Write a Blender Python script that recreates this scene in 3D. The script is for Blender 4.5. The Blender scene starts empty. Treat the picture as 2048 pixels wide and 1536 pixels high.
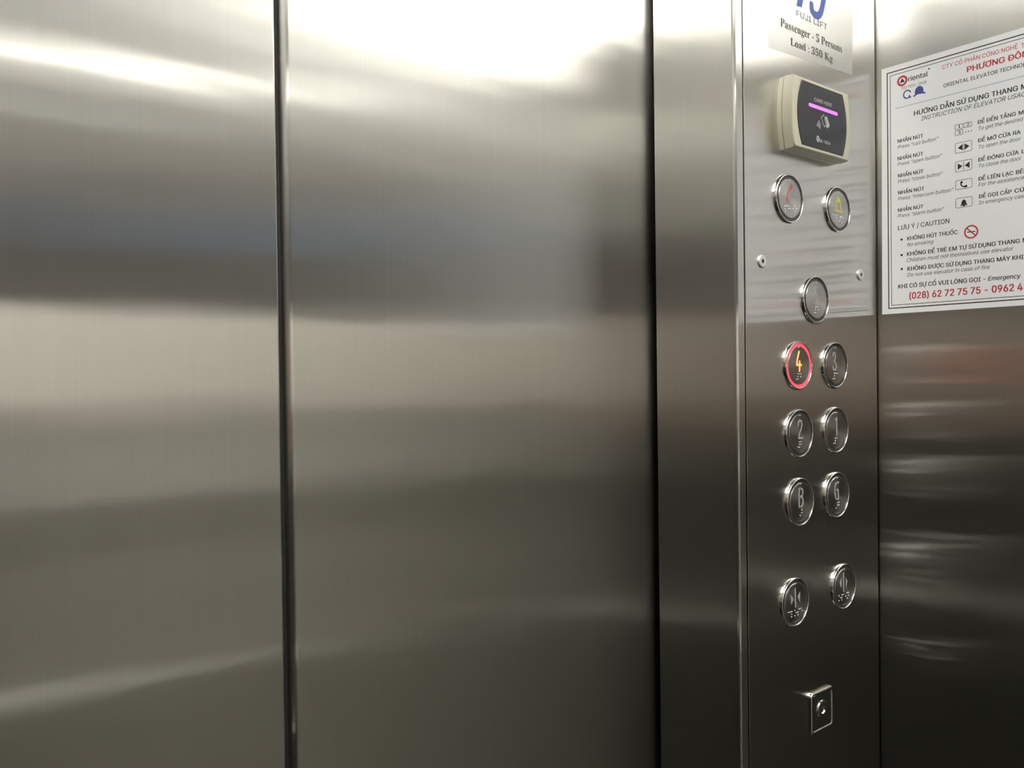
import bpy, bmesh, math, random
from mathutils import Vector, Matrix
from mathutils.geometry import delaunay_2d_cdt
import numpy as np

# ------------------------------------------------------------------ camera, world, light, exposure
scene = bpy.context.scene
C = scene.collection
random.seed(4)
EYE = (0.0, 0.0, 1.5)
AZ, PITCH, ROLL = math.radians(39.2575), math.radians(-0.6936), math.radians(-0.7287)
fwd = Vector((math.sin(AZ) * math.cos(PITCH), math.cos(AZ) * math.cos(PITCH), math.sin(PITCH)))
rt = Vector((math.cos(AZ), -math.sin(AZ), 0))
up = rt.cross(fwd)
rt2 = rt * math.cos(ROLL) + up * math.sin(ROLL)
up2 = up * math.cos(ROLL) - rt * math.sin(ROLL)
cam_data = bpy.data.cameras.new('camera')
cam_data.sensor_width = 36.0
cam_data.lens = 36.0 * 1684.7 / 2048.0
cam_data.clip_start = 0.01
cam = bpy.data.objects.new('camera', cam_data)
C.objects.link(cam)
M = Matrix((rt2, up2, -fwd)).transposed().to_4x4()
M.translation = Vector(EYE)
cam.matrix_world = M
scene.camera = cam

world = bpy.data.worlds.new('world')
scene.world = world
world.use_nodes = True
world.node_tree.nodes['Background'].inputs[0].default_value = (0.02, 0.02, 0.02, 1)
world.node_tree.nodes['Background'].inputs[1].default_value = 0.2

vs = scene.view_settings
vs.view_transform = 'Standard'
vs.look = 'None'
vs.gamma = 1.0
vs.use_curve_mapping = False
vs.exposure = 0.0
scene.cycles.max_bounces = 16
scene.cycles.glossy_bounces = 14
scene.cycles.diffuse_bounces = 4
scene.cycles.transparent_max_bounces = 12
scene.cycles.sample_clamp_indirect = 8.0
scene.cycles.blur_glossy = 0.0
scene.cycles.use_denoising = True
LAMP = 14.0           # strength of the ceiling lamps

# ------------------------------------------------------------------ car dimensions (metres)
XR, XL = 0.738, -0.500          # right / left car walls
YF, YB = 0.380, -0.850          # front return / rear wall
YD = 0.4640                     # face of the car doors
XJ, XJL = 0.5275, -0.1165       # right / left jamb reveals
XM = 0.2055                     # meeting line of the two doors
ZC, ZD = 2.26, 2.06             # ceiling, door head

# ------------------------------------------------------------------ materials
def new_mat(name):
    m = bpy.data.materials.new(name)
    m.use_nodes = True
    return m, m.node_tree.nodes, m.node_tree.links, m.node_tree.nodes['Principled BSDF']

def simple(name, col, rough=0.5, metal=0.0, emit=None, strength=0.0, coat=0.0):
    m, n, l, p = new_mat(name)
    p.inputs['Base Color'].default_value = (*col, 1)
    p.inputs['Roughness'].default_value = rough
    p.inputs['Metallic'].default_value = metal
    if coat:
        p.inputs['Coat Weight'].default_value = coat
    if emit:
        p.inputs['Emission Color'].default_value = (*emit, 1)
        p.inputs['Emission Strength'].default_value = strength
    return m

def steel(name, col=(0.68, 0.672, 0.646), ax=0.18, wave=0.00035, grain=0.5):
    """Hairline steel with a vertical grain: reflections smear sideways and stay crisp up and down."""
    m = bpy.data.materials.new(name)
    m.use_nodes = True
    n, l = m.node_tree.nodes, m.node_tree.links
    n.remove(n['Principled BSDF'])
    out = n['Material Output']
    geo = n.new('ShaderNodeNewGeometry')
    cr = n.new('ShaderNodeVectorMath'); cr.operation = 'CROSS_PRODUCT'
    l.new(geo.outputs['Normal'], cr.inputs[0]); cr.inputs[1].default_value = (0.002, 0.001, 1)
    # hairlines
    mp = n.new('ShaderNodeMapping'); mp.inputs['Scale'].default_value = (900, 900, 5)
    l.new(geo.outputs['Position'], mp.inputs['Vector'])
    nz = n.new('ShaderNodeTexNoise'); nz.inputs['Scale'].default_value = 1.0; nz.inputs['Detail'].default_value = 2
    l.new(mp.outputs[0], nz.inputs['Vector'])
    mr = n.new('ShaderNodeMapRange')
    mr.inputs['To Min'].default_value = 1 - 0.10 * grain; mr.inputs['To Max'].default_value = 1 + 0.10 * grain
    l.new(nz.outputs['Fac'], mr.inputs['Value'])
    mx = n.new('ShaderNodeVectorMath'); mx.operation = 'SCALE'
    mx.inputs[0].default_value = col
    l.new(mr.outputs[0], mx.inputs['Scale'])
    bp = None
    if wave:
        # slight unevenness of the thin sheet
        mp2 = n.new('ShaderNodeMapping'); mp2.inputs['Scale'].default_value = (1.6, 1.6, 9.0)
        l.new(geo.outputs['Position'], mp2.inputs['Vector'])
        nz2 = n.new('ShaderNodeTexNoise'); nz2.inputs['Scale'].default_value = 1.0
        nz2.inputs['Detail'].default_value = 3.0; nz2.inputs['Roughness'].default_value = 0.45
        l.new(mp2.outputs[0], nz2.inputs['Vector'])
        bp = n.new('ShaderNodeBump'); bp.inputs['Strength'].default_value = 1.0
        bp.inputs['Distance'].default_value = wave
        l.new(nz2.outputs['Fac'], bp.inputs['Height'])
    lobes = []
    for a_side, ratio in ((ax, 26.0), (ax * 2.0, 7.0)):
        g = n.new('ShaderNodeBsdfAnisotropic'); g.distribution = 'BECKMANN'
        k = math.sqrt(ratio)                        # sideways / lengthways spread = k * k
        g.inputs['Roughness'].default_value = math.sqrt(a_side / k)
        g.inputs['Anisotropy'].default_value = -(1 - 1 / k)
        l.new(mx.outputs[0], g.inputs['Color'])
        l.new(cr.outputs[0], g.inputs['Tangent'])
        if bp: l.new(bp.outputs[0], g.inputs['Normal'])
        lobes.append(g)
    ms = n.new('ShaderNodeMixShader'); ms.inputs[0].default_value = 0.28
    l.new(lobes[0].outputs[0], ms.inputs[1]); l.new(lobes[1].outputs[0], ms.inputs[2])
    l.new(ms.outputs[0], out.inputs['Surface'])
    return m

M_STEEL = steel('hairline_steel')
M_DOOR = steel('door_hairline_steel', ax=0.20, wave=0.0011)
M_PANEL = steel('panel_hairline_steel', ax=0.12, wave=0.00012)
M_EDGE = simple('polished_steel_edge', (0.72, 0.70, 0.66), 0.22, 1.0)
M_CHROME = simple('chrome', (0.86, 0.85, 0.82), 0.10, 1.0)
M_SCREW = simple('screw_steel', (0.80, 0.79, 0.76), 0.45, 0.8)
M_BLACK = simple('rubber_and_gap_shade', (0.006, 0.006, 0.006), 0.7)  # rubber seal, and black painted behind gaps in place of their shade
M_HOLE = simple('hole_shade', (0.01, 0.01, 0.01), 0.6)  # near-black fill painted in for the shade inside holes
M_RAIL = simple('rail_steel', (0.7, 0.69, 0.66), 0.2, 1.0)
M_WALLDARK = simple('reflection_dark', (0.022, 0.022, 0.018), 0.7)  # this and the following sheet tones are made for reflected bands
M_WALLBROWN = simple('reflection_brown', (0.20, 0.14, 0.11), 0.45)
M_GREYREFL = simple('reflection_grey', (0.56, 0.545, 0.485), 0.5)
M_MIDREFL = simple('reflection_warm_grey', (0.50, 0.485, 0.44), 0.5)
M_LOWBAND = simple('reflection_dim_grey', (0.36, 0.35, 0.31), 0.5)
M_MIDPALE = simple('reflection_light_grey', (0.62, 0.61, 0.56), 0.5)
M_PALEREFL = simple('reflection_pale', (0.84, 0.815, 0.75), 0.5)
M_SLATE = simple('reflection_slate', (0.055, 0.051, 0.050), 0.5)
M_TAUPE = simple('reflection_taupe', (0.125, 0.115, 0.105), 0.5)
M_BLUE = simple('reflection_blue', (0.10, 0.19, 0.33), 0.5)
M_UPPERLEFT = simple('reflection_pale_upper', (0.36, 0.355, 0.33), 0.5)
M_UPPER = simple('reflection_ivory', (0.16, 0.158, 0.148), 0.5)
M_CEIL = simple('ceiling_white', (0.78, 0.78, 0.74), 0.5)
M_FLOOR = simple('floor_granite', (0.03, 0.028, 0.022), 0.5)
M_STRIP = simple('strip_diffuser', (0.9, 0.9, 0.85), 0.5, 0, (1.0, 0.985, 0.90), 4.8)
M_LAMP = simple('lamp_diffuser', (0.9, 0.9, 0.85), 0.5, 0, (1.0, 0.985, 0.925), LAMP)

def cap_material(name, col):
    m, n, l, p = new_mat(name)
    tg = n.new('ShaderNodeTangent'); tg.direction_type = 'RADIAL'; tg.axis = 'Z'
    l.new(tg.outputs[0], p.inputs['Tangent'])
    p.inputs['Base Color'].default_value = (*col, 1)
    p.inputs['Metallic'].default_value = 1.0
    p.inputs['Roughness'].default_value = 0.30
    p.inputs['Anisotropic'].default_value = 0.8
    p.inputs['Anisotropic Rotation'].default_value = 0.25
    return m

M_CAP = cap_material('spun_steel_cap', (0.52, 0.51, 0.50))
M_RING = simple('smoked_light_ring', (0.045, 0.045, 0.045), 0.3)
M_RINGLIT = simple('red_light_ring', (0.3, 0.02, 0.03), 0.4, 0, (1.0, 0.06, 0.09), 1.8)
M_NUM = simple('etched_numeral', (0.42, 0.42, 0.41), 0.55)
M_NUMLIT = simple('lit_numeral', (0.5, 0.1, 0.03), 0.4, 0, (1.0, 0.22, 0.04), 3.2)
M_RED = simple('red_paint', (0.55, 0.07, 0.08), 0.45)
M_YEL = simple('yellow_paint', (0.62, 0.58, 0.03), 0.45)
M_DOT = simple('braille_steel', (0.95, 0.95, 0.92), 0.28, 0.6)

M_CREAM = simple('cream_plastic', (0.50, 0.485, 0.37), 0.38)
M_GLOSSBLACK = simple('black_gloss_plastic', (0.020, 0.022, 0.026), 0.20)
M_PURPLE = simple('purple_light', (0.4, 0.1, 0.6), 0.4, 0, (0.55, 0.17, 1.0), 1.05)
M_PRINTGREY = simple('grey_print', (0.42, 0.42, 0.44), 0.5)

M_PAPER = simple('white_sheet', (0.80, 0.815, 0.84), 0.55)
M_PAPER.node_tree.nodes['Principled BSDF'].inputs['Specular IOR Level'].default_value = 0.2
M_SHEETEDGE = simple('sheet_edge', (0.80, 0.80, 0.76), 0.3)
M_INK = simple('black_ink', (0.012, 0.012, 0.014), 0.5)
M_INKRED = simple('red_ink', (0.50, 0.03, 0.045), 0.5)
M_INKBLUE = simple('blue_ink', (0.06, 0.07, 0.30), 0.5)
M_LOGO = simple('logo_blue', (0.03, 0.08, 0.42), 0.5)
M_INKGREY = simple('grey_ink', (0.10, 0.10, 0.16), 0.5)

def film_material():
    m, n, l, p = new_mat('clear_film')
    p.inputs['Base Color'].default_value = (0.60, 0.61, 0.60, 1)
    p.inputs['Roughness'].default_value = 0.3
    p.inputs['Alpha'].default_value = 0.26
    return m
M_FILM = film_material()

# ------------------------------------------------------------------ mesh helpers
def link(name, bm, mat, parent=None, loc=None, rot=None, smooth=False, autosmooth=None):
    me = bpy.data.meshes.new(name)
    bmesh.ops.recalc_face_normals(bm, faces=bm.faces)
    bm.to_mesh(me); bm.free()
    for mm in (mat if isinstance(mat, (list, tuple)) else [mat]):
        me.materials.append(mm)
    if smooth:
        me.shade_smooth()
        if autosmooth:
            me.set_sharp_from_angle(angle=math.radians(autosmooth))
    o = bpy.data.objects.new(name, me)
    C.objects.link(o)
    if smooth and autosmooth:                  # keep the broad faces truly flat next to their rounded edges
        wn = o.modifiers.new('weighted_normal', 'WEIGHTED_NORMAL')
        wn.keep_sharp = True
        wn.weight = 100
    if parent: o.parent = parent
    if loc: o.location = loc
    if rot: o.rotation_euler = rot
    return o

def tag(o, label=None, cat=None, group=None, kind=None):
    if label: o['label'] = label
    if cat: o['category'] = cat
    if group: o['group'] = group
    if kind: o['kind'] = kind
    return o

def empty(name, loc, rot=(0, 0, 0)):
    o = bpy.data.objects.new(name, None)
    o.empty_display_size = 0.02
    o.location = loc; o.rotation_euler = rot
    C.objects.link(o)
    return o

def box(bm, x0, x1, y0, y1, z0, z1, mi=0):
    vs_ = [bm.verts.new((x, y, z)) for x in (x0, x1) for y in (y0, y1) for z in (z0, z1)]
    for f in ((0, 1, 3, 2), (4, 6, 7, 5), (0, 4, 5, 1), (2, 3, 7, 6), (0, 2, 6, 4), (1, 5, 7, 3)):
        bm.faces.new([vs_[i] for i in f]).material_index = mi
    return vs_

def boxobj(name, dims, mat, parent=None, bevel=0.0, seg=3, edges=None):
    bm = bmesh.new()
    box(bm, *dims)
    if bevel:
        es = [e for e in bm.edges if edges is None or edges(e)]
        bmesh.ops.bevel(bm, geom=es, offset=bevel, segments=seg, profile=0.5, affect='EDGES')
    return link(name, bm, mat, parent, smooth=bool(bevel), autosmooth=35)

def vertical(e):
    return abs(e.verts[0].co.z - e.verts[1].co.z) > 0.5

def prism(bm, pts, n0, n1, mi=0):
    """Extrude a closed outline (u, v) from height n0 to n1."""
    a = [bm.verts.new((u, v, n0)) for u, v in pts]
    b = [bm.verts.new((u, v, n1)) for u, v in pts]
    k = len(pts)
    bm.faces.new(b).material_index = mi
    bm.faces.new(a[::-1]).material_index = mi
    for i in range(k):
        bm.faces.new((a[i], a[(i + 1) % k], b[(i + 1) % k], b[i])).material_index = mi

def circle(cx, cy, r, k=24, ry=None):
    ry = ry or r
    return [(cx + r * math.cos(2 * math.pi * i / k), cy + ry * math.sin(2 * math.pi * i / k)) for i in range(k)]

def stroke_loops(pts, w, taper=None, cap=10):
    loops = []
    for i in range(len(pts)):
        wi = taper[i] if taper else w
        loops.append(ccw(circle(pts[i][0], pts[i][1], wi / 2, cap)))
        if i + 1 < len(pts):
            wj = taper[i + 1] if taper else w
            a, b = Vector(pts[i]), Vector(pts[i + 1])
            d = b - a
            if d.length < 1e-9: continue
            s = Vector((-d.y, d.x)).normalized()
            q = [a - s * wi / 2, b - s * wj / 2, b + s * wj / 2, a + s * wi / 2]
            loops.append(ccw([(p.x, p.y) for p in q]))
    return loops

def stroke(bm, pts, w, n0, n1, taper=None, mi=0, cap=10):
    """Round-ended pen stroke along (u, v) points."""
    union_fill(bm, stroke_loops(pts, w, taper, cap), n0, n1, mi, 1000.0)

def ccw(p):
    a = sum(p[i][0] * p[(i + 1) % len(p)][1] - p[(i + 1) % len(p)][0] * p[i][1] for i in range(len(p)))
    return p if a > 0 else p[::-1]

def smooth_path(pts, n=5):
    if len(pts) < 3: return pts
    P = [Vector(p) for p in pts]
    P = [P[0] * 2 - P[1]] + P + [P[-1] * 2 - P[-2]]
    out = []
    for i in range(1, len(P) - 2):
        for k in range(n):
            t = k / n
            a, b, c, d = P[i - 1], P[i], P[i + 1], P[i + 2]
            q = 0.5 * ((2 * b) + (c - a) * t + (2 * a - 5 * b + 4 * c - d) * t * t + (3 * b - a - 3 * c + d) * t ** 3)
            out.append((q.x, q.y))
    out.append(tuple(P[-2]))
    return out

def lathe(bm, prof, k=64, closed=False, mi=0):
    """Spin an (r, n) profile about the local z axis."""
    rows = []
    for r, n in prof:
        if r < 1e-7:
            rows.append([bm.verts.new((0, 0, n))])
        else:
            rows.append([bm.verts.new((r * math.cos(2 * math.pi * i / k), r * math.sin(2 * math.pi * i / k), n)) for i in range(k)])
    m = len(rows)
    for j in range(m if closed else m - 1):
        a, b = rows[j], rows[(j + 1) % m]
        for i in range(k):
            i2 = (i + 1) % k
            if len(a) == 1: f = (a[0], b[i], b[i2])
            elif len(b) == 1: f = (a[i], b[0], a[i2])
            else: f = (a[i], b[i], b[i2], a[i2])
            bm.faces.new(f).material_index = mi

def rounded_rect(w, h, r, k=6, cx=0, cy=0):
    out = []
    for sx, sy, a0 in ((1, 1, 0), (-1, 1, 90), (-1, -1, 180), (1, -1, 270)):
        for i in range(k + 1):
            a = math.radians(a0 + 90 * i / k)
            out.append((cx + sx * (w / 2 - r) + r * math.cos(a), cy + sy * (h / 2 - r) + r * math.sin(a)))
    return out

def outline(bm, pts, w, n0, n1, mi=0):
    stroke(bm, pts + [pts[0]], w, n0, n1, mi=mi, cap=6)

MB_CAP, MB_LOW, MB_DIG = 0x1D400, 0x1D41A, 0x1D7CE
def serif_bold(s):
    """The bold serif alphabet of the mathematical letters."""
    out = ''
    for ch in s:
        if 'A' <= ch <= 'Z': out += chr(MB_CAP + ord(ch) - 65)
        elif 'a' <= ch <= 'z': out += chr(MB_LOW + ord(ch) - 97)
        elif '0' <= ch <= '9': out += chr(MB_DIG + ord(ch) - 48)
        else: out += ch
    return out

try:      # the sans face that Blender itself ships; its built-in face otherwise
    SANS = bpy.data.fonts.load(bpy.utils.system_resource('DATAFILES', path='fonts') + '/Inter.woff2')
except Exception:
    SANS = None

def glyph_loops(s, shear=0.0, serif=False):
    """Outlines of a line of text as closed loops of points."""
    cu = bpy.data.curves.new('lettering', 'FONT')
    cu.body = s
    if SANS and not serif: cu.font = SANS
    cu.size = 1.0
    cu.shear = shear
    cu.resolution_u = 4
    cu.fill_mode = 'NONE'
    o = bpy.data.objects.new('lettering', cu)
    C.objects.link(o)
    dg = bpy.context.evaluated_depsgraph_get()
    dg.update()
    me = bpy.data.meshes.new_from_object(o.evaluated_get(dg))
    nb = {}
    for e in me.edges:
        i, j = e.vertices
        nb.setdefault(i, []).append(j); nb.setdefault(j, []).append(i)
    seen, loops = set(), []
    for st0 in nb:
        if st0 in seen: continue
        lp, cur = [], st0
        while cur is not None and cur not in seen:
            seen.add(cur); lp.append(cur)
            cur = next((x for x in nb[cur] if x not in seen), None)
        pts = []
        for i in lp:
            c = me.vertices[i].co
            if not pts or (Vector((c.x, c.y)) - pts[-1]).length > 1e-5: pts.append(Vector((c.x, c.y)))
        if len(pts) > 2: loops.append(pts)
    bpy.data.objects.remove(o); bpy.data.curves.remove(cu); bpy.data.meshes.remove(me)
    return loops

def winding(loops, pts):
    """Winding number of the closed loops round each point."""
    A = np.array([(p[0], p[1]) for l in loops for p in l])
    B = np.array([(l[(i + 1) % len(l)][0], l[(i + 1) % len(l)][1]) for l in loops for i in range(len(l))])
    w = np.zeros(len(pts), int)
    for k0 in range(0, len(pts), 2000):
        P = np.array(pts[k0:k0 + 2000])[:, None, :]
        up_ = (A[None, :, 1] <= P[:, :, 1]) & (B[None, :, 1] > P[:, :, 1])
        dn_ = (A[None, :, 1] > P[:, :, 1]) & (B[None, :, 1] <= P[:, :, 1])
        left = (B[None, :, 0] - A[None, :, 0]) * (P[:, :, 1] - A[None, :, 1]) - (P[:, :, 0] - A[None, :, 0]) * (B[None, :, 1] - A[None, :, 1])
        w[k0:k0 + 2000] = (up_ & (left > 0)).sum(1) - (dn_ & (left < 0)).sum(1)
    return w

def union_fill(bm, loops, n0, n1, mi=0, scale=1.0):
    """One flat slab covering everything that the loops enclose, overlaps merged."""
    vs2, ed = [], []
    for l in loops:
        k = len(vs2)
        vs2 += [Vector((p[0] * scale, p[1] * scale)) for p in l]
        ed += [(k + i, k + (i + 1) % len(l)) for i in range(len(l))]
    V, E, F, *_ = delaunay_2d_cdt(vs2, ed, [], 0, 1e-6)
    if not F: return
    cen = [((V[f[0]].x + V[f[1]].x + V[f[2]].x) / 3, (V[f[0]].y + V[f[1]].y + V[f[2]].y) / 3) for f in F]
    w = winding([[(p[0] * scale, p[1] * scale) for p in l] for l in loops], cen)
    keep = [f for f, k in zip(F, w) if k != 0]
    top, bot, count = {}, {}, {}
    def vert(d, i, n):
        if i not in d: d[i] = bm.verts.new((V[i].x / scale, V[i].y / scale, n))
        return d[i]
    for f in keep:
        bm.faces.new([vert(top, i, n1) for i in f]).material_index = mi
        for i in range(3):
            e = (f[i], f[(i + 1) % 3])
            count[e] = count.get(e, 0) + 1
    for (i, j) in count:
        if (j, i) not in count:
            bm.faces.new((vert(top, j, n1), vert(top, i, n1), vert(bot, i, n0), vert(bot, j, n0))).material_index = mi

CAPS = {}
def cap_height(serif):
    if serif not in CAPS:
        CAPS[serif] = max(p.y for l in glyph_loops(serif_bold('H') if serif else 'H', 0, serif) for p in l)
    return CAPS[serif]

def text_into(bm, s, u0, v0, u1, cap, n0, n1, bold=0.0, shear=0.0, mi=0, serif=False):
    """Flat raised lettering: baseline from (u0, v0), fitted to end at u1, capital height cap."""
    loops = glyph_loops(serif_bold(s) if serif else s, shear, serif)
    xs = [p.x for l in loops for p in l]
    x0, x1 = min(xs), max(xs)
    sy = cap / cap_height(serif)
    sx = (u1 - u0 - 2 * bold * sy) / (x1 - x0)
    shifts = [(0, 0)] if bold <= 0 else [(-bold, -bold * .35), (0, bold * .35), (bold, -bold * .35)] + ([] if bold < .02 else [(-bold, bold * .35), (bold, bold * .35)])
    spans = sorted(((min(p.x for p in l) - bold, max(p.x for p in l) + bold, l) for l in loops), key=lambda t: t[0])
    groups, edge = [], -1e9
    for lo, hi, l in spans:
        if lo > edge: groups.append([])
        groups[-1].append(l)
        edge = max(edge, hi)
    for g in groups:
        allp = [[(u0 + (p.x - x0 + dx) * sx + bold * sy, v0 + (p.y + dy) * sy) for p in l] for l in g for dx, dy in shifts]
        union_fill(bm, allp, n0, n1, mi, 1000.0)

FACE_FRONT = (math.pi / 2, 0, 0)               # local x -> +X, local y -> up, local z -> out of the front return
FACE_RIGHT = (math.pi / 2, 0, -math.pi / 2)    # local x -> -Y, local y -> up, local z -> out of the right wall

# ------------------------------------------------------------------ the car: structure
def struct(o):
    o['kind'] = 'structure'
    return o

T = 0.03
struct(boxobj('floor', (XL - T, XR + T, YB - T, YD + 0.10, -0.04, 0.0), M_FLOOR))
struct(boxobj('ceiling', (XL - T, XR + T, YB - T, YF + 0.14, ZC, ZC + 0.03), M_CEIL))
struct(boxobj('wall_right', (XR, XR + T, YB - T, YF + 0.014, 0.0, ZC), M_STEEL))

# rear wall: unseen sheets, blue panel and strips added for the doors' reflected bands
wr = struct(boxobj('wall_rear', (XL, XR, YB - T, YB, 0.0, ZC), M_STEEL))
for nm, z0, z1, mt in (('lower_reflection_sheet', 0.0, 0.90, M_GREYREFL), ('low_mid_reflection_sheet', 0.902, 1.148, M_MIDREFL), ('dim_reflection_band', 1.15, 1.258, M_LOWBAND), ('middle_reflection_band', 1.26, 1.358, M_MIDPALE), ('middle_reflection_sheet', 1.36, 1.433, M_MIDREFL),
                       ('pale_reflection_sheet', 1.435, 1.635, M_PALEREFL), ('dark_reflection_sheet', 1.637, 1.88, M_SLATE), ('taupe_reflection_sheet', 1.882, 1.96, M_TAUPE),
                       ('upper_reflection_sheet', 1.962, ZC - .002, M_UPPER)):
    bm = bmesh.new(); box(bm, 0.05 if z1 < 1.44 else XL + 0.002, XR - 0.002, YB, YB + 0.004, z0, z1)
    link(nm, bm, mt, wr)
bm = bmesh.new(); box(bm, XL + 0.002, 0.048, YB, YB + 0.004, 0.0, 1.24)
link('corner_reflection_sheet', bm, M_WALLDARK, wr)  # added dark sheet, replaces a standing person in the reflections
bm = bmesh.new(); box(bm, XL + 0.002, 0.048, YB, YB + 0.004, 1.242, 1.433)
link('corner_reflection_band', bm, M_TAUPE, wr)  # added to dim the reflections above the dark sheet
bm = bmesh.new(); box(bm, 0.53, 0.734, YB + 0.004, YB + 0.006, 1.78, 1.882)
link('blue_reflection_panel', bm, M_BLUE, wr)  # added to put a blue band into the doors' reflection
for z in (1.985, 2.045, 2.165):
    bm = bmesh.new()
    bmesh.ops.create_cone(bm, cap_ends=True, segments=20, radius1=0.006, radius2=0.006, depth=XR - XL - 0.01,
                          matrix=Matrix.Translation(((XR + XL) / 2, YB + 0.008, z)) @ Matrix.Rotation(math.pi / 2, 4, 'Y'))
    link('reflection_streak_bar', bm, M_RAIL, wr, smooth=True, autosmooth=40)  # added to draw bright streaks in the reflections
# left wall: added sheets toning the reflections, dark below in place of a standing person
wl = struct(boxobj('wall_left', (XL - T, XL, YB - T, YF + 0.014, 0.0, ZC), M_STEEL))
for nm, z0, z1, mt in (('lower_reflection_sheet', 0.0, 1.36, M_WALLDARK), ('middle_reflection_sheet', 1.362, 1.62, M_WALLBROWN), ('upper_reflection_sheet', 1.622, 1.80, M_TAUPE), ('top_reflection_sheet', 1.802, 2.03, M_UPPERLEFT), ('bright_reflection_sheet', 2.032, 2.258, M_PALEREFL)):
    bm = bmesh.new(); box(bm, XL, XL + 0.004, YB + 0.006, YF - 0.002, z0, z1)
    link(nm, bm, mt, wl)

# front: left return, head over the doors, backing behind the panel
bm = bmesh.new()
box(bm, XL, XJL - 0.012, YF, YF + 0.014, 0.0, ZC)
box(bm, XJL - 0.012, XJ + 0.010, YF, YF + 0.078, ZD, ZC)
box(bm, XJ + 0.010, XR, YF + 0.010, YF + 0.014, 0.0, ZC, 1)  # backing coloured black so the grooves beside the panel look shaded
struct(link('wall_front', bm, [M_STEEL, M_BLACK]))
bm = bmesh.new()
box(bm, XL, XR, YD + 0.034, YD + 0.06, 0.0, ZC)
struct(link('wall_shaft', bm, M_BLACK))  # black backing stands in for the dark behind the door gaps

def jamb(name, x_in, x_out):
    """Folded sheet: reveal face, rounded nose, narrow return strip."""
    bm = bmesh.new()
    box(bm, min(x_in, x_out), max(x_in, x_out), YF, YF + 0.078, 0.0, ZD)
    es = [e for e in bm.edges if vertical(e) and abs(e.verts[0].co.x - x_in) < 1e-6 and abs(e.verts[0].co.y - YF) < 1e-6]
    bmesh.ops.bevel(bm, geom=es, offset=0.0028, segments=6, profile=0.5, affect='EDGES')
    return struct(link(name, bm, M_STEEL, smooth=True, autosmooth=35))
jamb('trim_1', XJ, XJ + 0.0095)
jamb('trim_2', XJL, XJL - 0.0095)

def door(name, x0, x1, xe, rad):
    bm = bmesh.new()
    box(bm, x0, x1, YD, YD + 0.026, 0.004, ZD - 0.004 + 0.03)
    es = [e for e in bm.edges if vertical(e) and abs(e.verts[0].co.x - xe) < 1e-6 and abs(e.verts[0].co.y - YD) < 1e-6]
    bmesh.ops.bevel(bm, geom=es, offset=rad, segments=6, profile=0.5, affect='EDGES')
    return struct(link(name, bm, M_DOOR, smooth=True, autosmooth=35))
d1 = door('door_1', XJL - 0.02, XM, XM, 0.0014)
d2 = door('door_2', XM + 0.0042, XJ + 0.02, XM + 0.0042, 0.0045)
bm = bmesh.new(); box(bm, XM, XM + 0.0041, YD + 0.0055, YD + 0.020, 0.004, ZD)
link('rubber_seal', bm, M_BLACK, d1)

# ------------------------------------------------------------------ lamps in the ceiling
def lamp(x, y, w, h, label):
    r = empty('ceiling_light', (x, y, ZC))
    tag(r, label, 'ceiling light', 'ceiling lights above the car')
    bm = bmesh.new()
    for a in ((-w / 2 - .012, -w / 2, -h / 2 - .012, h / 2 + .012), (w / 2, w / 2 + .012, -h / 2 - .012, h / 2 + .012),
              (-w / 2, w / 2, -h / 2 - .012, -h / 2), (-w / 2, w / 2, h / 2, h / 2 + .012)):
        box(bm, *a, -0.008, 0.0)
    link('frame', bm, M_EDGE, r)
    bm = bmesh.new(); box(bm, -w / 2, w / 2, -h / 2, h / 2, -0.005, 0.0)
    link('diffuser', bm, M_LAMP, r)
lamp(0.12, -0.47, 0.76, 0.26, 'wide white ceiling lamp panel nearest the rear wall')
lamp(0.12, -0.08, 0.76, 0.18, 'wide white ceiling lamp panel across the middle of the car')
sl = empty('strip_light', (0.119, YB + 0.006, 2.105))
tag(sl, 'thin white strip light along the top of the rear wall', 'strip light')
bm = bmesh.new(); box(bm, -0.60, 0.60, -0.002, 0.010, -0.012, 0.012)
link('channel', bm, M_EDGE, sl)
bm = bmesh.new(); box(bm, -0.595, 0.595, 0.0101, 0.013, -0.008, 0.008)
link('diffuser', bm, M_STRIP, sl)

# handrails on the rear and left walls
def handrail(loc, rz, length, label):
    hr = empty('handrail', loc, (0, 0, rz))
    tag(hr, label, 'handrail', 'handrails of the car')
    bm = bmesh.new()
    bmesh.ops.create_cone(bm, cap_ends=True, segments=24, radius1=0.015, radius2=0.015, depth=length,
                          matrix=Matrix.Translation((0, 0.06, 0)) @ Matrix.Rotation(math.pi / 2, 4, 'Y'))
    link('rail', bm, M_RAIL, hr, smooth=True, autosmooth=40)
    for sx in (-length * .4, length * .4):
        bm = bmesh.new()
        bmesh.ops.create_cone(bm, cap_ends=True, segments=20, radius1=0.011, radius2=0.011, depth=0.05,
                              matrix=Matrix.Translation((sx, 0.025, 0)) @ Matrix.Rotation(math.pi / 2, 4, 'X'))
        link('bracket', bm, M_RAIL, hr, smooth=True, autosmooth=40)
handrail((0.119, YB, 0.93), 0, 1.02, 'round steel handrail along the rear wall, opposite the doors')
handrail((XL, -0.25, 1.00), -math.pi / 2, 0.86, 'round steel handrail along the dark wall facing the instruction sign')

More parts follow.
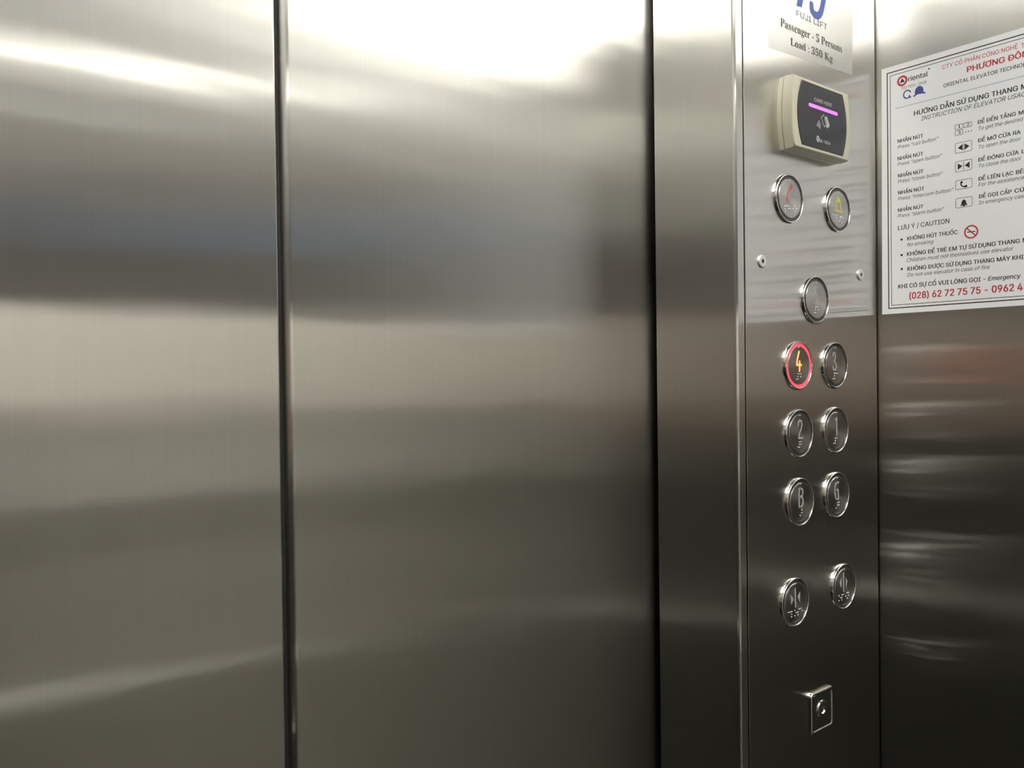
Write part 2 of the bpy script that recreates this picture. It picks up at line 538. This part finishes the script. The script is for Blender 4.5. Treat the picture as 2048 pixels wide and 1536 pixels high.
# ------------------------------------------------------------------ the control panel
cp = boxobj('control_panel', (XJ + 0.0112, XR - 0.0020, YF, YF + 0.008, 0.002, ZC - 0.002), M_PANEL, bevel=0.0006, seg=2)
tag(cp, 'tall brushed steel control panel between the door jamb and the right wall', 'control panel')
for x, z in ((0.5598, 1.5840), (0.7074, 1.5832)):
    s = empty('screw', (x, YF, z), FACE_FRONT)
    s.parent = cp
    bm = bmesh.new()
    lathe(bm, [(0.0017, 0.0003), (0.0017, 0.0013), (0.0044, 0.0013), (0.0049, 0.0009), (0.0050, 0.0)], 32)
    link('screw_head', bm, M_SCREW, s, smooth=True, autosmooth=25)
    bm = bmesh.new()
    prism(bm, circle(0, 0, 0.0018, 6), 0.0, 0.0011)
    link('hex_socket', bm, M_HOLE, s)

# --- push buttons -------------------------------------------------------------
BTN = {
  'call': dict(at=(0.5965, 1.6364), dots=[(-7.7, -6.89), (-5.52, -6.63), (-3.28, -6.37), (-7.44, -8.95), (-3.01, -8.45), (-0.94, -8.21), (-7.29, -11.0), (5.67, -5.34), (3.54, -7.67), (8.05, -7.25), (5.73, -9.54)],
     strokes=[[(1.44, 11.11), (1.72, 9.81), (1.23, 8.9), (-0.69, 7.82), (-2.5, 5.92), (-3.84, 3.24), (-4.52, 1.16), (-4.67, -0.86), (-4.4, -2.5), (-4.3, -3.99)]],
     label='steel push button with a red telephone handset, below the card reader, left one'),
  'alarm': dict(at=(0.6696, 1.6360), dots=[(-9.16, -5.46), (-4.66, -5.68), (-4.69, -7.76), (-5.0, -10.0), (1.97, -6.11), (4.22, -6.16), (6.28, -6.48), (1.94, -8.2), (-0.47, -10.17), (3.95, -10.57)],
     strokes=[[(-1.52, 10.22), (-3.24, 8.22), (-4.17, 4.54), (-4.5, 0.94), (-6.28, -1.48), (-1.35, -1.28), (4.42, -2.0)], [(-1.52, 10.22), (0.97, 8.55), (2.48, 4.97), (2.84, 1.42), (4.57, -1.62)]],
     label='steel push button with a yellow alarm bell, below the card reader'),
  '5': dict(at=(0.6338, 1.5577), dots=[(-2.04, -6.28), (0.47, -6.18), (-2.07, -8.42), (2.18, -8.26), (-3.9, -10.63), (-1.56, -10.54)],
     strokes=[[(0.88, 10.37), (-2.41, 10.19), (-2.89, 4.91), (-0.54, 4.9), (0.8, 3.2), (1.0, 0.8), (0.4, -1.6), (-0.9, -3.0), (-2.62, -3.06), (-3.38, -2.15)]],
     label='steel push button numbered 5, alone between the two screws'),
  '4': dict(at=(0.6075, 1.5037), dots=[(-2.47, -6.72), (-0.22, -6.75), (1.97, -6.77), (-2.51, -8.93), (1.94, -8.98), (-4.78, -10.94), (-2.54, -10.97)],
     strokes=[[(-0.81, 10.94), (-3.2, 5.16), (-4.0, 0.58), (2.21, 0.46)], [(0.11, 3.29), (-0.31, -4.3)]],
     label='lit push button numbered 4 with a glowing red ring'),
  '3': dict(at=(0.6628, 1.5037), dots=[(-2.92, -6.91), (-0.57, -6.94), (1.79, -6.96), (-2.96, -9.05), (-4.66, -11.35), (-2.32, -11.38)],
     strokes=[[(-5.04, 7.71), (-4.34, 9.85), (-3.13, 10.5), (-1.33, 9.69), (-0.89, 7.73), (-1.39, 5.58), (-3.23, 3.72), (-1.1, 2.36), (0.08, 0.22), (-0.51, -2.64), (-2.21, -3.88), (-4.21, -3.16), (-5.04, -1.01)]],
     label='steel push button numbered 3, beside the red lit button'),
  '2': dict(at=(0.6078, 1.4489), dots=[(-1.37, -6.68), (1.07, -6.73), (-1.28, -8.73), (1.04, -8.78), (-3.39, -10.95), (-1.2, -10.92)],
     strokes=[[(-3.0, 6.44), (-2.96, 8.65), (-1.72, 10.29), (-0.01, 10.56), (1.62, 9.29), (2.19, 6.53), (0.92, 3.52), (-0.96, 0.55), (-2.22, -2.44), (-2.54, -3.60)], [(-2.54, -3.60), (3.07, -3.70)]],
     label='steel push button numbered 2, directly below the red lit button'),
  '1': dict(at=(0.6632, 1.4489), dots=[(-2.69, -6.95), (-0.19, -6.91), (-2.72, -9.06), (-4.9, -11.11), (-2.62, -11.14)],
     strokes=[[(-2.25, 8.41), (-0.07, 10.22)], [(-0.07, 10.22), (-0.29, -4.29)]],
     label='steel push button numbered 1, below the button numbered 3'),
  'B': dict(at=(0.6082, 1.3937), dots=[(0.74, -6.65), (0.52, -8.85), (-1.77, -10.81)],
     strokes=[[(-2.96, 11.22), (-3.19, -3.92)], [(-0.52, 10.81), (1.61, 9.92), (2.31, 7.8), (1.54, 5.48), (-0.62, 4.33)], [(-0.62, 4.33), (1.8, 2.71), (2.5, -0.1), (1.72, -2.75), (-0.87, -3.77)]],
     label='steel push button lettered B, below the button numbered 2'),
  'G': dict(at=(0.6638, 1.3937), dots=[(-0.41, -6.67), (1.83, -6.47), (-0.44, -8.82), (1.8, -8.7), (-2.84, -10.89)],
     strokes=[[(1.55, 10.65), (-1.16, 10.72), (-3.41, 9.32), (-4.27, 5.82), (-4.21, 0.8), (-2.72, -2.76), (0.79, -3.59)], [(0.79, -3.59), (0.91, 4.24)], [(0.91, 4.24), (-1.05, 4.43)]],
     label='steel push button lettered G, below the button numbered 1'),
  'close': dict(at=(0.5996, 1.3142), dots=[(-11.04, -6.34), (-8.69, -6.57), (-6.38, -6.57), (-6.41, -8.68), (-6.57, -10.69), (-2.05, -6.48), (0.06, -8.6), (2.41, -8.6), (2.38, -10.69), (-2.11, -10.67), (4.34, -6.32), (6.64, -6.39), (8.72, -8.51)],
     fills=[[(-7.64, 7.12), (-6.94, -1.37), (-3.84, 3.16)], [(5.67, 7.52), (1.88, 3.89), (5.54, -1.39)]], strokes=[[(-1.14, 10.72), (-0.84, -3.78)]],
     label='steel door-close push button with arrows pointing in to a bar'),
  'open': dict(at=(0.6740, 1.3142), dots=[(-9.41, -6.57), (-4.85, -6.6), (-2.63, -6.71), (-7.09, -8.54), (-5.03, -8.9), (-9.47, -10.75), (-5.06, -10.85), (3.71, -6.34), (5.81, -6.43), (5.77, -8.79), (1.43, -8.61), (3.64, -10.89)],
     fills=[[(-5.36, 8.38), (-8.29, 4.2), (-5.36, -1.05)], [(1.16, 8.02), (1.76, -1.49), (4.53, 3.62)]], strokes=[[(-1.95, 11.33), (-1.95, -3.88)]],
     label='steel door-open push button with arrows pointing away from a bar'),
}
BEZEL = [(0.01800, 0.0), (0.01800, 0.0014), (0.01815, 0.0019), (0.01850, 0.0022), (0.01890, 0.0022), (0.01930, 0.0019),
         (0.01960, 0.0013), (0.01975, 0.0006), (0.01975, 0.0)]
def make_button(key, b):
    r = empty('push_button', (b['at'][0], YF, b['at'][1]), FACE_FRONT)
    tag(r, b['label'], 'elevator button', 'round buttons of the control panel')
    lit = key == '4'
    bm = bmesh.new(); lathe(bm, BEZEL, 72)
    link('bezel', bm, M_CHROME, r, smooth=True, autosmooth=50)
    bm = bmesh.new(); lathe(bm, [(0.0150, 0.0), (0.0150, 0.0012), (0.0178, 0.0012), (0.01800, 0.0010), (0.01800, 0.0)], 64)
    ring = link('light_ring', bm, M_RINGLIT if lit else M_RING, r, smooth=True, autosmooth=40)
    if lit: ring['label'] = 'glowing red ring'
    bm = bmesh.new(); lathe(bm, [(0.0, 0.00175), (0.0145, 0.00175), (0.0151, 0.0019), (0.0155, 0.0016), (0.0156, 0.0010), (0.0156, 0.0)], 64)
    cap = link('cap', bm, M_CAP, r, smooth=True, autosmooth=25)
    mm = 0.001; OFF = 0.7
    bm = bmesh.new()
    w = 1.75 if lit else 1.6
    def at(pts): return [((u + OFF) * mm, v * mm) for u, v in pts]
    loops = []
    if key == 'call':
        tp = [1.4, 2.6, 3.0, 1.7, 1.2, 1.2, 1.9, 3.1, 2.1, 0.9]
        loops += stroke_loops(at(b['strokes'][0]), 1, taper=[t * mm for t in tp], cap=20)
    for s in b['strokes'] if key != 'call' else []:
        pth = smooth_path(s) if len(s) > 4 and key not in ('alarm', '5') else s
        loops += stroke_loops(at(pth), (1.1 if key == 'alarm' else w) * mm, cap=14)
    for f in b.get('fills', []):
        loops.append(at(f))
    if key == 'alarm':
        loops.append(at(((-1.5, 10.4), (-3.4, 8.0), (-3.9, 6.0), (2.2, 6.0), (1.0, 8.5))))
        loops.append(circle((-1.4 + OFF) * mm, -1.6 * mm, 1.5 * mm, 16, 0.9 * mm))
    union_fill(bm, [ccw(l) for l in loops], 0.0017, 0.00182, 0, 1000.0)
    sym = link('telephone_symbol' if key == 'call' else 'bell_symbol' if key == 'alarm' else 'arrow_symbol' if key in ('open', 'close') else 'numeral' if key.isdigit() else 'letter',
               bm, M_RED if key == 'call' else M_YEL if key == 'alarm' else M_NUMLIT if lit else M_NUM, cap)
    if lit: sym['label'] = 'glowing orange numeral 4'
    if key == 'call': sym['label'] = 'red handset'
    if key == 'alarm': sym['label'] = 'yellow bell'
    bm = bmesh.new()
    def bump(u, v):
        m4 = Matrix.Translation((u * mm, v * mm, 0.0017)) @ Matrix.Diagonal((1, 1, 0.75, 1))
        bmesh.ops.create_uvsphere(bm, u_segments=12, v_segments=8, radius=0.00062, matrix=m4)
    for u, v in b['dots']: bump(u + OFF, v)
    link('braille', bm, M_DOT, cap, smooth=True)
    bm = bmesh.new(); bump(0, 14.6)
    link('locator_dot', bm, M_DOT, cap, smooth=True)
for k_, b_ in BTN.items():
    make_button(k_, b_)

# --- key switch -----------------------------------------------------------------
ks = empty('key_switch', (0.6362, YF, 1.2178), FACE_FRONT)
tag(ks, 'square chrome key switch with a rounded frame at the panel\'s foot', 'key switch')
bm = bmesh.new()
outer, inner, low = rounded_rect(.0345, .0345, .0035), rounded_rect(.0290, .0290, .0020), rounded_rect(.0280, .0280, .0018)
mid = rounded_rect(.0330, .0330, .0030); mid2 = rounded_rect(.0305, .0305, .0024)
rings = [[bm.verts.new((u, v, n)) for u, v in P] for P, n in ((outer, 0), (outer, .0019), (mid, .0029), (mid2, .0030), (inner, .0025), (low, .0019))]
for a, b in zip(rings, rings[1:]):
    for i in range(len(a)):
        j = (i + 1) % len(a)
        bm.faces.new((a[i], a[j], b[j], b[i]))
link('frame', bm, M_CHROME, ks, smooth=True, autosmooth=50)
bm = bmesh.new(); prism(bm, rounded_rect(.0285, .0285, .0018), 0.0004, 0.0022)
link('plate', bm, M_PANEL, ks)
bm = bmesh.new(); lathe(bm, [(0.0, 0.0022), (0.0028, 0.0024), (0.0034, 0.0034), (0.0060, 0.0035), (0.0072, 0.0030), (0.0076, 0.0022)], 48)
lk = link('lock_cylinder', bm, M_CHROME, ks, loc=(0.0, 0.001, 0), smooth=True, autosmooth=30)
bm = bmesh.new(); prism(bm, rounded_rect(.0013, .0048, .0005, 3), 0.0021, 0.0025)
link('keyhole', bm, M_HOLE, lk)

# --- card reader -------------------------------------------------------------------
cx0, cz0 = 0.6253, 1.7016
cr_ = empty('card_reader', (cx0, YF, cz0), FACE_FRONT)
tag(cr_, 'cream plastic card reader with a black face and purple light bar', 'card reader')
def barrel(hw_top, hw_mid, hh, k=14):
    """Flat top and bottom, sides bowed outwards."""
    out = []
    for i in range(k + 1):
        t = -1 + 2 * i / k
        out.append((hw_top + (hw_mid - hw_top) * (1 - t * t), hh * t))
    for i in range(k + 1):
        t = 1 - 2 * i / k
        out.append((-(hw_top + (hw_mid - hw_top) * (1 - t * t)), hh * t))
    return out
def loft(bm, secs):
    rows = [[bm.verts.new((u, v, n)) for u, v in P] for P, n in secs]
    for a, b in zip(rows, rows[1:]):
        for i in range(len(a)):
            j = (i + 1) % len(a)
            bm.faces.new((a[i], a[j], b[j], b[i]))
    bm.faces.new(rows[-1]); bm.faces.new(rows[0][::-1])
bm = bmesh.new()
loft(bm, [(barrel(.0392, .0432, .0284), 0.0), (barrel(.0392, .0432, .0284), .0040), (barrel(.0386, .0426, .0279), .0043)])
link('back_case', bm, M_CREAM, cr_, smooth=True, autosmooth=40)
bm = bmesh.new()
loft(bm, [(barrel(.0386, .0426, .0279), 0.0043), (barrel(.0396, .0436, .0285), .0048), (barrel(.0399, .0437, .0280), .0122), (barrel(.0393, .0431, .0274), .0132), (barrel(.0384, .0422, .0267), .0135)])
link('front_cover', bm, M_CREAM, cr_, smooth=True, autosmooth=40)
bm = bmesh.new()
loft(bm, [(barrel(.0303, .0364, .0252), .0133), (barrel(.0303, .0364, .0252), .0138), (barrel(.0300, .0361, .0249), .0140)])
fp = link('face_plate', bm, M_GLOSSBLACK, cr_, smooth=True, autosmooth=40)
fp['label'] = 'glossy black face'
N0, N1 = 0.0139, 0.01408
def rd(p): return (p[0] * 0.001 - cx0, p[1] * 0.001 - cz0)
bm = bmesh.new()
stroke(bm, [rd((605.6, 1709.1)), rd((645.6, 1709.1))], 0.0027, N0, 0.0144, cap=14)
lb = link('light_bar', bm, M_PURPLE, fp); lb['label'] = 'glowing purple bar'
bm = bmesh.new()
text_into(bm, 'CARD HERE', *rd((612.6, 1713.4)), rd((638.8, 0))[0], .0029, N0, N1)
text_into(bm, 'BE-TECH', *rd((620.0, 1682.2)), rd((635.6, 0))[0], .0023, N0, N1, bold=0.015)
# card and phone outline
outline(bm, [rd(p) for p in ((622.3, 1701.9), (626.2, 1705.0), (630.4, 1698.0), (627.0, 1695.4))], .0006, N0, N1)
prism(bm, [rd(p) for p in ((627.0, 1702.6), (630.6, 1704.7), (635.0, 1697.9), (634.0, 1696.6), (630.9, 1694.8), (630.2, 1695.4))], N0, N1)
for rr in (1.2, 2.5, 3.8, 5.1):
    stroke(bm, [rd((616.0 + rr * math.cos(math.radians(a)), 1694.9 + rr * math.sin(math.radians(a)))) for a in range(-25, 71, 12)], .0006, N0, N1, cap=6)
prism(bm, circle(*rd((616.0, 1694.9)), .0006, 10), N0, N1)
# maker's round emblem
prism(bm, circle(*rd((617.4, 1684.2)), .0022, 20, .0026), N0, N1)
link('printing', bm, M_PRINTGREY, fp)
bm = bmesh.new()
stroke(bm, [rd((616.2, 1685.3)), rd((617.6, 1684.6)), rd((618.0, 1682.4))], .0005, N1 - .00002, N1 + .00004, cap=6)
link('emblem_line', bm, M_GLOSSBLACK, fp)

# --- load sticker ----------------------------------------------------------------
st = empty('load_sticker', (0.571, YF, 1.75), FACE_FRONT)
tag(st, 'clear printed load sticker with blue logo above the card reader', 'sticker')
bm = bmesh.new()
prism(bm, [(0.0, 0.0), (0.1255, 0.0060), (0.1290, 0.105), (0.0, 0.105)], 0.00002, 0.00008)
film = link('film', bm, M_FILM, st)
def sk(p): return (p[0] * 0.001 - 0.571, p[1] * 0.001 - 1.75)
S0, S1 = 0.00008, 0.00013
bm = bmesh.new()
text_into(bm, 'Passenger - 5 Persons', *sk((588.0, 1771.1)), sk((680.0, 0))[0], .0064, S0, S1, serif=True)
text_into(bm, 'Load : 350 Kg', *sk((601.7, 1759.4)), sk((664.7, 0))[0], .0060, S0, S1, serif=True)
link('black_lettering', bm, M_INK, st)
bm = bmesh.new()
text_into(bm, 'FUJI LIFT', *sk((610.7, 1784.8)), sk((656.5, 0))[0], .0047, S0, S1)
link('grey_lettering', bm, M_INKGREY, st)
bm = bmesh.new()
# slanted F and J of the logo
prism(bm, [sk(p) for p in ((610.6, 1792.9), (618.2, 1793.5), (629.6, 1823.0), (622.0, 1823.0))], S0, S1)
prism(bm, [sk(p) for p in ((622.0, 1823.0), (645.0, 1823.0), (643.0, 1817.5), (620.0, 1817.5))], S0, S1 + .00002)
prism(bm, [sk(p) for p in ((618.0, 1812.0), (638.0, 1812.0), (636.2, 1807.2), (616.2, 1807.2))], S0, S1 + .00002)
stroke(bm, [sk(p) for p in smooth_path([(632.9, 1799.4), (633.4, 1795.6), (637.2, 1792.9), (643.0, 1793.4), (647.4, 1797.8), (650.6, 1806.0), (653.5, 1814.5)], 6)], .0062, S0, S1, cap=24)
link('logo', bm, M_LOGO, st)

# ------------------------------------------------------------------ the instruction sign on the right wall
sg = empty('instruction_sign', (XR, 0.374, 1.549), FACE_RIGHT)
tag(sg, 'white printed instruction sign with black and red text on the right wall', 'sign')
bm = bmesh.new()
W_, H_ = 0.3100, 0.2185
prism(bm, [(-0.001, 0.0), (W_, 0.0), (W_, H_), (0.0, H_)], 0.0, 0.0016)
sheet = link('sheet', bm, M_PAPER, sg)
mm = 0.001
P0, P1 = 0.0016, 0.00164
bm = bmesh.new()
for (a, b, c, d, w) in ((4.7, 4.5, 305.3, 213.8, .9), (7.5, 7.3, 302.5, 210.7, .5)):
    for x0, x1, y0, y1 in ((a, c, b, b + w), (a, c, d - w, d), (a, a + w, b, d), (c - w, c, b, d)):
        box(bm, x0 * mm, x1 * mm, y0 * mm, y1 * mm, P0, P1)
link('border', bm, M_INK, sg)
BOLD, ITAL, RED, BI = 'b', 'i', 'r', 'bi'
LINES = [
  ('ORIENTAL ELEVATOR TECHNO', 53.6, 187.9, 114.2, 3.12, 'm'),
  ('HƯỚNG DẪN SỬ DỤNG THANG', 28.6, 170.3, 110.8, 4.0, BOLD), ('MÁY', 113.0, 170.3, 125.5, 4.0, BOLD),
  ('INSTRUCTION OF ELEVATOR USAGE', 34.7, 164.6, 119.4, 3.60, ITAL),
  ('ĐỂ ĐẾN TẦNG', 80.4, 150.8, 109.2, 3.1, BOLD), ('MONG MUỐN', 111.2, 150.8, 140.0, 3.1, BOLD),
  ('To get the desired', 81.1, 145.6, 114.4, 3.03, ITAL),
  ('NHẤN NÚT', 14.1, 149.9, 36.4, 3.1, BOLD), ('Press “call button”', 14.1, 144.7, 49.3, 3.1, ITAL),
  ('NHẤN NÚT', 14.0, 134.6, 36.3, 3.1, BOLD), ('Press “open button”', 13.9, 129.7, 52.2, 3.1, ITAL),
  ('ĐỂ MỞ CỬA RA', 80.5, 135.7, 112.6, 3.1, BOLD), ('To open the door', 81.2, 130.5, 112.9, 3.03, ITAL),
  ('ĐỂ ĐÓNG CỬA', 80.6, 120.0, 111.1, 3.1, BOLD), ('LẠI', 113.2, 120.0, 120.5, 3.1, BOLD),
  ('To close the door', 81.2, 115.0, 113.2, 3.03, ITAL),
  ('NHẤN NÚT', 14.1, 119.5, 36.4, 3.1, BOLD), ('Press “close button”', 14.1, 114.5, 52.8, 3.1, ITAL),
  ('NHẤN NÚT', 14.2, 104.6, 37.1, 3.1, BOLD), ('Press “intercom button”', 14.1, 99.3, 61.1, 3.1, ITAL),
  ('NHẤN NÚT', 13.9, 89.3, 36.2, 3.1, BOLD), ('Press “alarm button”', 13.8, 84.3, 53.4, 3.1, ITAL),
  ('ĐỂ LIÊN LẠC', 80.7, 104.4, 107.1, 3.1, BOLD), ('BÊN NGOÀI', 109.0, 104.4, 134.0, 3.1, BOLD),
  ('For the assistance', 80.8, 99.6, 114.9, 3.05, ITAL),
  ('ĐỂ GỌI CẤP', 81.0, 89.9, 105.8, 3.1, BOLD), ('CỨU', 107.9, 89.9, 118.5, 3.1, BOLD),
  ('In emergency case', 80.9, 84.9, 116.4, 3.05, ITAL),
  ('LƯU Ý / CAUTION', 13.9, 73.3, 57.7, 3.9, 'm'),
  ('KHÔNG HÚT THUỐC', 21.9, 63.2, 64.3, 3.4, BOLD), ('No smoking', 21.9, 58.0, 44.4, 3.17, ITAL),
  ('KHÔNG ĐỂ TRẺ EM TỰ SỬ DỤNG THANG', 21.6, 49.7, 111.6, 3.4, BOLD), ('MÁY', 113.6, 49.7, 124.0, 3.4, BOLD),
  ('Children must not themselves use elevator', 21.4, 44.4, 107.0, 3.26, ITAL),
  ('KHÔNG ĐƯỢC SỬ DỤNG THANG MÁY KHI', 22.0, 36.7, 114.1, 3.4, BOLD),
  ('Do not use elevator in case of fire', 22.0, 31.5, 89.1, 3.17, ITAL),
  ('KHI CÓ SỰ CỐ VUI LÒNG GỌI -', 13.6, 21.9, 86.0, 3.6, BOLD), ('Emergency', 87.7, 21.9, 112.2, 3.5, BI),
  ('LOGY', 114.8, 187.5, 128.0, 3.12, 'm'), ('THANG MÁY', 113.2, 203.0, 139.5, 3.44, RED),
  ('CTY CỔ PHẦN CÔNG NGHỆ', 52.7, 203.5, 110.8, 3.44, RED), ('PHƯƠNG ĐÔNG', 72.5, 195.4, 123.5, 4.5, 'R'),
  ('(028) 62 72 75 75 - 0962 4', 23.4, 12.0, 113.5, 5.6, 'R'),
]
bk, rdm, tel = bmesh.new(), bmesh.new(), bmesh.new()
for s, u0, v0, u1, cap_, sty in LINES:
    bold = {'b': 0.018, 'i': 0.0, 'm': 0.008, 'r': 0.004, 'bi': 0.016, 'R': 0.022}[sty]
    text_into(tel if s[0] == '(' else rdm if sty in 'rR' else bk, s, u0 * mm, v0 * mm, u1 * mm, cap_ * mm, P0, P1, bold=bold, shear=0.22 if sty in ('i', 'bi') else 0.0)
for v in (64.7, 51.1, 38.9):
    prism(bk, circle(17.0 * mm, v * mm, 1.0 * mm, 16), P0, P1)
link('black_text', bk, M_INK, sg)
link('company_name', rdm, M_INKRED, sg)
link('telephone_number', tel, M_INKRED, sg)
bm = bmesh.new(); box(bm, .0121, .298, .1804, .1807, P0, P1)
link('rule', bm, M_INKBLUE, sg)
# round red logo with the word, certificate marks
bm = bmesh.new()
lg = empty('logo', (0, 0, 0)); lg.parent = sg
lathe(bm, [(.0028, P0), (.0028, P1), (.0046, P1), (.0046, P0)], 40)
bmesh.ops.translate(bm, verts=bm.verts, vec=(.0186, .2033, 0))
link('red_ring', bm, M_INKRED, lg)
bm = bmesh.new()
prism(bm, [(.0163, .2019), (.0209, .2019), (.0186, .2057)], P0, P1)
text_into(bm, 'riental', .0239, .2013, .0407, .0042, P0, P1, bold=0.012)
text_into(bm, 'ISO 9001 : 2008', .0179, .1956, .0394, .0024, P0, P1)
prism(bm, circle(.0417, .2072, .0007, 12), P0, P1)
link('logo_lettering', bm, M_INK, lg)
bm = bmesh.new()
stroke(bm, [(.0228 + .0031 * math.cos(math.radians(a)), .1905 + .0034 * math.sin(math.radians(a))) for a in range(20, 290, 15)], .0011, P0, P1, cap=6)
prism(bm, [(.0235, .1868), (.0266, .1868), (.0246, .1898)], P0, P1)
prism(bm, [(.0295 + .0, .1888)] + [(.0332 + .0037 * math.cos(math.radians(a)), .1905 + .0044 * math.sin(math.radians(a))) for a in range(180, -1, -15)] + [(.0369, .1888)], P0, P1)
stroke(bm, smooth_path([(.0286, .1872), (.0310, .1884), (.0333, .1886), (.0356, .1884), (.0381, .1877)]), .0013, P0, P1 + .00002, cap=6)
link('certificate_mark', bm, M_INKBLUE, lg)
# pictogram boxes
pc = empty('pictogram', (0, 0, 0)); pc.parent = sg
bm = bmesh.new()
def rbox(x0, x1, y0, y1, r=.9):
    outline(bm, [(a * mm, b * mm) for a, b in rounded_rect(x1 - x0, y1 - y0, r, 4, (x0 + x1) / 2, (y0 + y1) / 2)], .00035, P0, P1)
for x, y, t_ in ((62.9, 150.2, '1'), (69.9, 150.2, '2'), (62.9, 145.3, '3')):
    rbox(x, x + 6.0, y, y + 4.0, .3)
    text_into(bm, t_, (x + 2.0) * mm, (y + .7) * mm, (x + 4.3) * mm, .0026, P0, P1, serif=True)
for k in range(3):
    prism(bm, circle((71.3 + 2.2 * k) * mm, .1466, .00045, 10), P0, P1)
for y0, y1 in ((130.4, 138.8), (114.8, 123.4), (100.1, 107.6), (84.8, 92.7)):
    rbox(62.9, 75.9, y0, y1)
link('pictogram_box', bm, M_INK, pc)
bm = bmesh.new()
def tri(pts): prism(bm, [(a * mm, b * mm) for a, b in pts], P0, P1)
tri(((64.8, 134.6), (68.6, 132.0), (68.6, 137.2))); tri(((74.1, 134.6), (70.4, 137.2), (70.4, 132.0)))
for x in (69.1, 69.75): box(bm, x * mm, (x + .3) * mm, .1318, .1374, P0, P1)
tri(((64.7, 116.4), (68.5, 119.1), (64.7, 121.8))); tri(((74.1, 116.4), (74.1, 121.8), (70.3, 119.1)))
box(bm, .0692, .0696, .1160, .1222, P0, P1)
# handset
stroke(bm, [(x * mm, y * mm) for x, y in smooth_path([(67.5, 106.0), (67.2, 104.9), (67.3, 103.7), (68.3, 102.4), (69.6, 101.7), (70.9, 101.5), (71.6, 102.3)], 3)], .0010, P0, P1, cap=8)
prism(bm, circle(.0677, .1056, .0010, 12), P0, P1); prism(bm, circle(.0712, .1018, .0010, 12), P0, P1)
# bell
prism(bm, [(x * mm, y * mm) for x, y in ((66.6, 86.7), (67.4, 87.5), (67.6, 89.3), (68.3, 90.5), (69.0, 90.9), (69.4, 91.3), (69.8, 90.9), (70.5, 90.5), (71.2, 89.3), (71.4, 87.5), (72.2, 86.7))], P0, P1)
stroke(bm, [(.0668, .0863), (.0720, .0863)], .0005, P0, P1, cap=6)
prism(bm, circle(.0694, .0860, .0008, 12), P0, P1)
link('pictogram_sign', bm, M_INK, pc)
# no smoking
ns = empty('no_smoking_symbol', (.0750, .0635, 0)); ns.parent = sg
bm = bmesh.new()
box(bm, -.0032, .0033, -.0004, .0004, P0, P1)
link('cigarette', bm, M_INK, ns)
bm = bmesh.new()
lathe(bm, [(.0044, P0), (.0044, P1), (.0056, P1), (.0056, P0)], 40)
stroke(bm, [(-.0034, .0034), (.0034, -.0034)], .0010, P0, P1 + .00002, cap=6)
link('prohibition_ring', bm, M_INKRED, ns)
